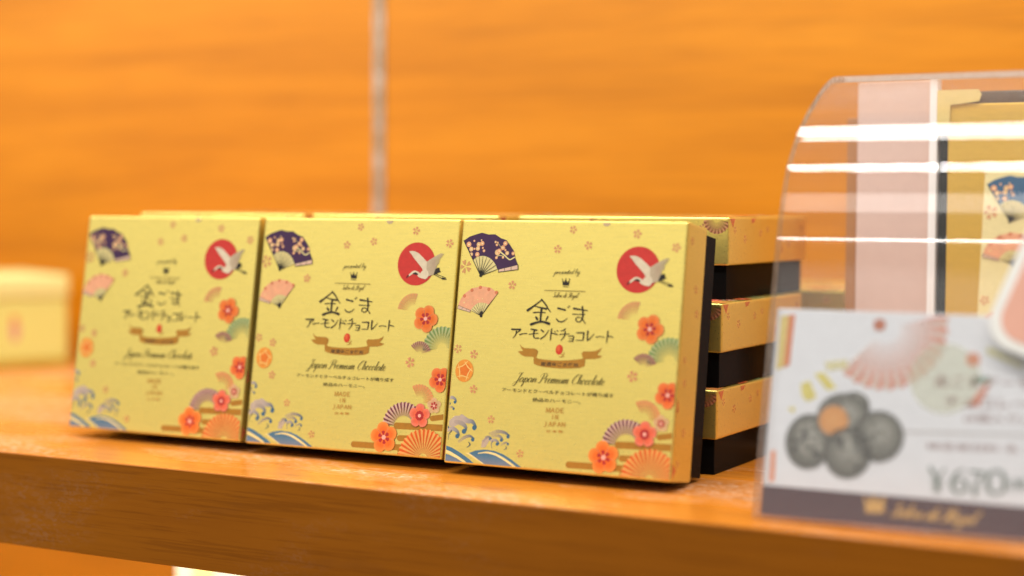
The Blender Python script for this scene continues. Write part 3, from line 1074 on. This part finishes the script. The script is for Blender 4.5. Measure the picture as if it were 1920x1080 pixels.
# ------------------------------------------------------------------ acrylic hood with price card
HX0, HX1, TH = .2824, .520, .0024
prof = [(.0150, .0006), (.0192, .020), (.0234, .0391), (.0275, .058), (.0316, .0765), (.0357, .0945), (.0382, .104), (.0421, .1150), (.0462, .1235),
        (.0513, .1303), (.0567, .1357), (.0619, .1402), (.0690, .1455), (.0774, .1505), (.0845, .1545), (.0921, .1578), (.0985, .1598), (.1050, .1608), (.112, .1610)]
pc = catmull(prof, 3)
nrm = []
for i in range(len(pc)):
    d = (pc[min(i + 1, len(pc) - 1)] - pc[max(0, i - 1)]).normalized()
    nrm.append(Vector((d.y, -d.x)))                       # towards the inside (+Y, down)
root = empty('display_hood', (HX0, .015, 0))
bm = bmesh.new()
off = Vector((HX0, .015, 0))
rows = [[Vector((x, q.x, q.y)) - off for x in (HX0, HX1) for q in (c, c + n_ * TH)] for c, n_ in zip(pc, nrm)]
for k in (0, 1):                                          # outer and inner skin
    va = [(bm.verts.new(r[k]), bm.verts.new(r[k + 2])) for r in rows]
    for r0, r1 in zip(va, va[1:]):
        q = (r0[0], r0[1], r1[1], r1[0])
        bm.faces.new(q if k == 0 else q[::-1])
mesh_ob('curved_sheet', bm, ACRYLIC, root, smooth=True)
bm = bmesh.new()                                          # sawn and polished rim all the way round
def rim(quads):
    for q in quads:
        bm.faces.new([bm.verts.new(v) for v in q])
rim([(r0[0], r1[0], r1[1], r0[1]) for r0, r1 in zip(rows, rows[1:])])
rim([(r0[2], r0[3], r1[3], r1[2]) for r0, r1 in zip(rows, rows[1:])])
mesh_ob('polished_rim', bm, EDGE, root)
bm = bmesh.new()
rim([(rows[0][0], rows[0][1], rows[0][3], rows[0][2]), (rows[-1][0], rows[-1][2], rows[-1][3], rows[-1][1])])
mesh_ob('lit_end_rim', bm, EDGE_LIT, root)
# flat top flange resting on the frosted back board
tag(root, 'clear acrylic display hood with curved front and white lamp reflections', 'display hood')

# price card tucked behind the sheet: local x to the right, y up the slope, z out to the room
card_lean = R(12.66)
cm = Matrix((Vector((1, 0, 0)), Vector((0, math.sin(card_lean), math.cos(card_lean))), Vector((0, -math.cos(card_lean), math.sin(card_lean))))).transposed().to_4x4()
cm.translation = (.2824, .0182, .0012)
card = empty('price_card')
card.matrix_world = cm
CARDW = plain('white_card', (.86, .885, .93), .45)
mesh_ob('card_sheet', box_bm((.0012, 0, -.0008), (.128, .0735, 0), .0002, 1), CARDW, card)
P = Print((1.2, 0, 128, 11.2), .03)
P.poly([(1.2, 0), (128, 0), (128, 10.8), (1.2, 10.4)], srgb(66, 16, 30))
P.build('maker_strip', card)
P = Print((1.2, 0, 128, 73), .12)
GLD = srgb(214, 168, 84)
P.poly(K8((480, 838), (474, 768), (492, 796), (500, 790), (512, 765), (526, 796), (534, 792), (556, 770), (552, 840)), GLD)
a, b = K8((575, 850), (905, 884))
P.script('Salon de Royal', a, b, 2.0, GLD, .7)
P.build('maker_lettering', card)
P = Print((1.5, 0, 128, 73), .12)
P.poly(K8((150, 70), (186, 66), (165, 268), (132, 282)), srgb(238, 214, 120), .9)
P.poly(K8((182, 66), (206, 64), (184, 262), (160, 272)), srgb(232, 128, 66), .9)
P.poly(K8((112, 596), (130, 594), (124, 716), (104, 716)), srgb(240, 150, 100))
for t in ([(228, 335), (262, 322), (290, 388), (252, 405), (232, 380)], [(280, 296), (318, 290), (368, 352), (330, 360)], [(320, 250), (410, 240), (410, 275), (330, 285)], [(175, 430), (205, 425), (200, 450)]):
    P.poly(K8(*t), srgb(240, 226, 110), .85 if t[0][0] < 300 else .4)
P.build('scattered_motifs', card)
P = Print((1.5, 0, 128, 72.6), .12)
c = K8((560, 120))[0]
wheel_fan(P, c, 5, 21.5, R(226), R(376), 13, srgb(238, 140, 106), srgb(246, 214, 190), .72, .08)
P.circle(K8((535, 105))[0], 2.2, srgb(206, 110, 60), .8, n=18)
P.build('printed_fan', card)
P = Print((1.5, 0, 128, 73), .12)
for (x, y), rx, ry in (((435, 425), 50, 50), ((258, 560), 74, 92), ((530, 540), 78, 84), ((392, 470), 84, 84), ((410, 605), 74, 84)):
    g0, g1, g2 = srgb(84, 84, 74), srgb(124, 124, 114), srgb(172, 172, 162)
    P.ball(K8((x, y))[0], rx * .113, ry * .105, [(1.06, g0, 0), (.92, g0, 1), (.6, g1, 1), (.0, g2, 1)], light=(.1, .3))
    if x == 392:
        P.ball(K8((356, 478))[0], 5.4, 5.2, [(1.1, srgb(180, 170, 150), .4), (.9, srgb(222, 150, 70), 1), (0, srgb(236, 168, 88), 1)])
    rr = random.Random(int(x))
    for _ in range(46):                                    # cocoa powder mottling in the printed picture
        t, q = rr.random() * 6.28, rr.random() ** .5 * .82
        g = rr.choice((srgb(64, 64, 56), srgb(204, 202, 190), srgb(150, 150, 138)))
        c0 = K8((x + rx * q * math.cos(t), y + ry * q * math.sin(t)))[0]
        P.circle(c0, rr.uniform(.4, 1.3), g, .55, n=8) if not (x == 392 and math.hypot(x + rx * q * math.cos(t) - 356, y + ry * q * math.sin(t) - 478) < 56) else None
P.build('chocolate_picture', card)
P = Print((1.5, 0, 128, 73), .16)
P.circle(K8((790, 315))[0], 12.0, srgb(236, 238, 210), .45, n=36)
P.poly(K8((880, 420), (950, 330), (968, 335), (920, 425)), srgb(236, 130, 80), .7)
P.poly(K8((900, 310), (968, 308), (960, 330), (890, 335)), srgb(110, 160, 130), .7)
P.circle(K8((900, 240))[0], 2.4, srgb(240, 150, 100), .7, n=14)
P.poly(K8((960, 190), (1100, 260), (1090, 275), (950, 215)), srgb(236, 230, 150), .7)
RB = srgb(140, 70, 50)
for s, pa, pb, hh in (('金ごまアーモンド', (745, 345), (1260, 362), 4.0), ('チョコレート', (790, 425), (1180, 440), 3.7), ('(6個入り)', (865, 488), (1100, 496), 3.2),
                      ('特定原材料 乳・大豆', (718, 592), (1260, 612), 2.4)):
    a, b = K8(pa, pb)
    P.text(s, a, b, hh, RB, .7, bold=.005)
P.stroke(K8((600, 522), (860, 528), (1200, 540)), .5, srgb(190, 180, 172), .8)
PR = srgb(120, 134, 126)
def pxs(pts, wd): P.stroke(K8(*pts), [x * .105 for x in wd], PR)
pxs([(735, 665), (758, 708)], [14, 12]); pxs([(788, 668), (760, 708)], [7, 6]); pxs([(760, 705), (758, 752)], [14, 14])
pxs([(738, 712), (782, 715)], [5, 5]); pxs([(738, 728), (782, 731)], [5, 5]); pxs([(742, 753), (776, 755)], [5, 5])
pxs([(862, 668), (830, 690), (818, 722), (826, 752), (848, 760), (872, 745), (870, 718), (846, 708), (824, 722)], [6, 10, 15, 13, 7, 14, 12, 7, 6])
pxs([(888, 678), (940, 682)], [10, 10]); pxs([(940, 682), (915, 720), (905, 765)], [7, 11, 16])
pxs([(990, 672), (962, 690), (956, 722), (966, 755), (992, 764), (1018, 748), (1024, 718), (1014, 688), (990, 672)], [7, 14, 17, 14, 7, 14, 17, 14, 7])
a, b = K8((1042, 756), (1170, 766))
P.text('(税込)', a, b, 4.6, PR, bold=.01)
P.build('card_lettering', card)
tag(card, 'white price card reading ¥670 with a purple strip, tucked behind the hood front', 'price card')

# salmon tag stuck to the front of the sheet
tagm = cm.copy()
tagm.translation = Vector((.2824, .0142, .0012))
tg = empty('promotion_tag')
tg.matrix_world = tagm @ Matrix.Translation((.1075, .0815, .0008)) @ Matrix.Rotation(R(-20), 4, 'Z')


def rrect(hw, r, n=8):
    return [(sx * (hw - r) + r * math.cos(a0 + j / n * math.pi / 2), sy * (hw - r) + r * math.sin(a0 + j / n * math.pi / 2))
            for sx, sy, a0 in ((1, 1, 0), (-1, 1, math.pi / 2), (-1, -1, math.pi), (1, -1, math.pi * 1.5)) for j in range(n + 1)]


mesh_ob('white_border', prism_bm(rrect(.0260, .0105), 0, .0006), plain('white_board', (.84, .82, .76), .5), tg)
mesh_ob('salmon_centre', prism_bm(rrect(.0225, .008), .0006, .0008), plain('salmon_paper', (.78, .40, .29), .5), tg)
tag(tg, 'tilted salmon pink tag with a white border stuck on the acrylic hood', 'tag')

# ------------------------------------------------------------------ inside the hood
root = empty('display_board', (.2780, .2, 0))
mesh_ob('board_face', box_bm((-.0165, 0, 0), (.0165, .004, .1655), .0006), plain('pinkish_board', (.66, .47, .40), .45), root)
mesh_ob('white_edge', box_bm((.0166, -.003, 0), (.0200, .004, .166), .0005), plain('white_edge_board', (.86, .83, .80), .4), root)
mesh_ob('brown_strip', box_bm((-.0215, .001, 0), (-.0166, .004, .1495), .0004), plain('brown_strip_board', (.40, .17, .05), .5), root)  # separate narrow brown strip left of the board face
tag(root, 'pinkish upright board with a bright white edge standing inside the acrylic hood', 'display board')

root = empty('display_box', (.2985, .2, 0))
mesh_ob('black_case', box_bm((0, 0, 0), (.16, .028, .1600), .0008), plain('dark_case', (.020, .022, .018), .22), root)
mesh_ob('gold_panel', box_bm((.0042, -.0022, .0008), (.16, -.0001, .1545), .0005), PANEL_GOLD, root)
cp = [(-.0006, .1606), (.017, .1606), (.0185, .1585), (.0175, .1555), (.0125, .1548), (.0052, .1540), (.0048, .1445), (.0030, .1415), (-.0006, .1405)]
bm = prism_bm(cp, 0, .0006)
co = mesh_ob('gold_corner', bm, gold_paper('corner_gold', (.80, .62, .22), .3, .42), root)
co.matrix_local = Matrix.Translation((0, -.0024, 0)) @ Matrix.Rotation(math.pi / 2, 4, 'X')
tag(root, 'black display case with a gold front panel and gold corner, standing upright inside the hood', 'display box')

o = mesh_ob('riser_block', box_bm((.332, .094, 0), (.47, .15, .0236), .0008), plain('riser_black', (.03, .028, .025), .4))
tag(o, 'low dark riser block under the pale box with the blue fan, behind the price card', 'riser block')
b = chocolate_box(PALE_GOLD, BLUEFAN)
b.name = 'chocolate_box'
stand(b, .3375, .1, 0.0, z0=.0236 + .0046, lean=R(9))
tag(b, 'pale gold chocolate box with a blue fan, standing upright inside the acrylic hood', 'chocolate box')
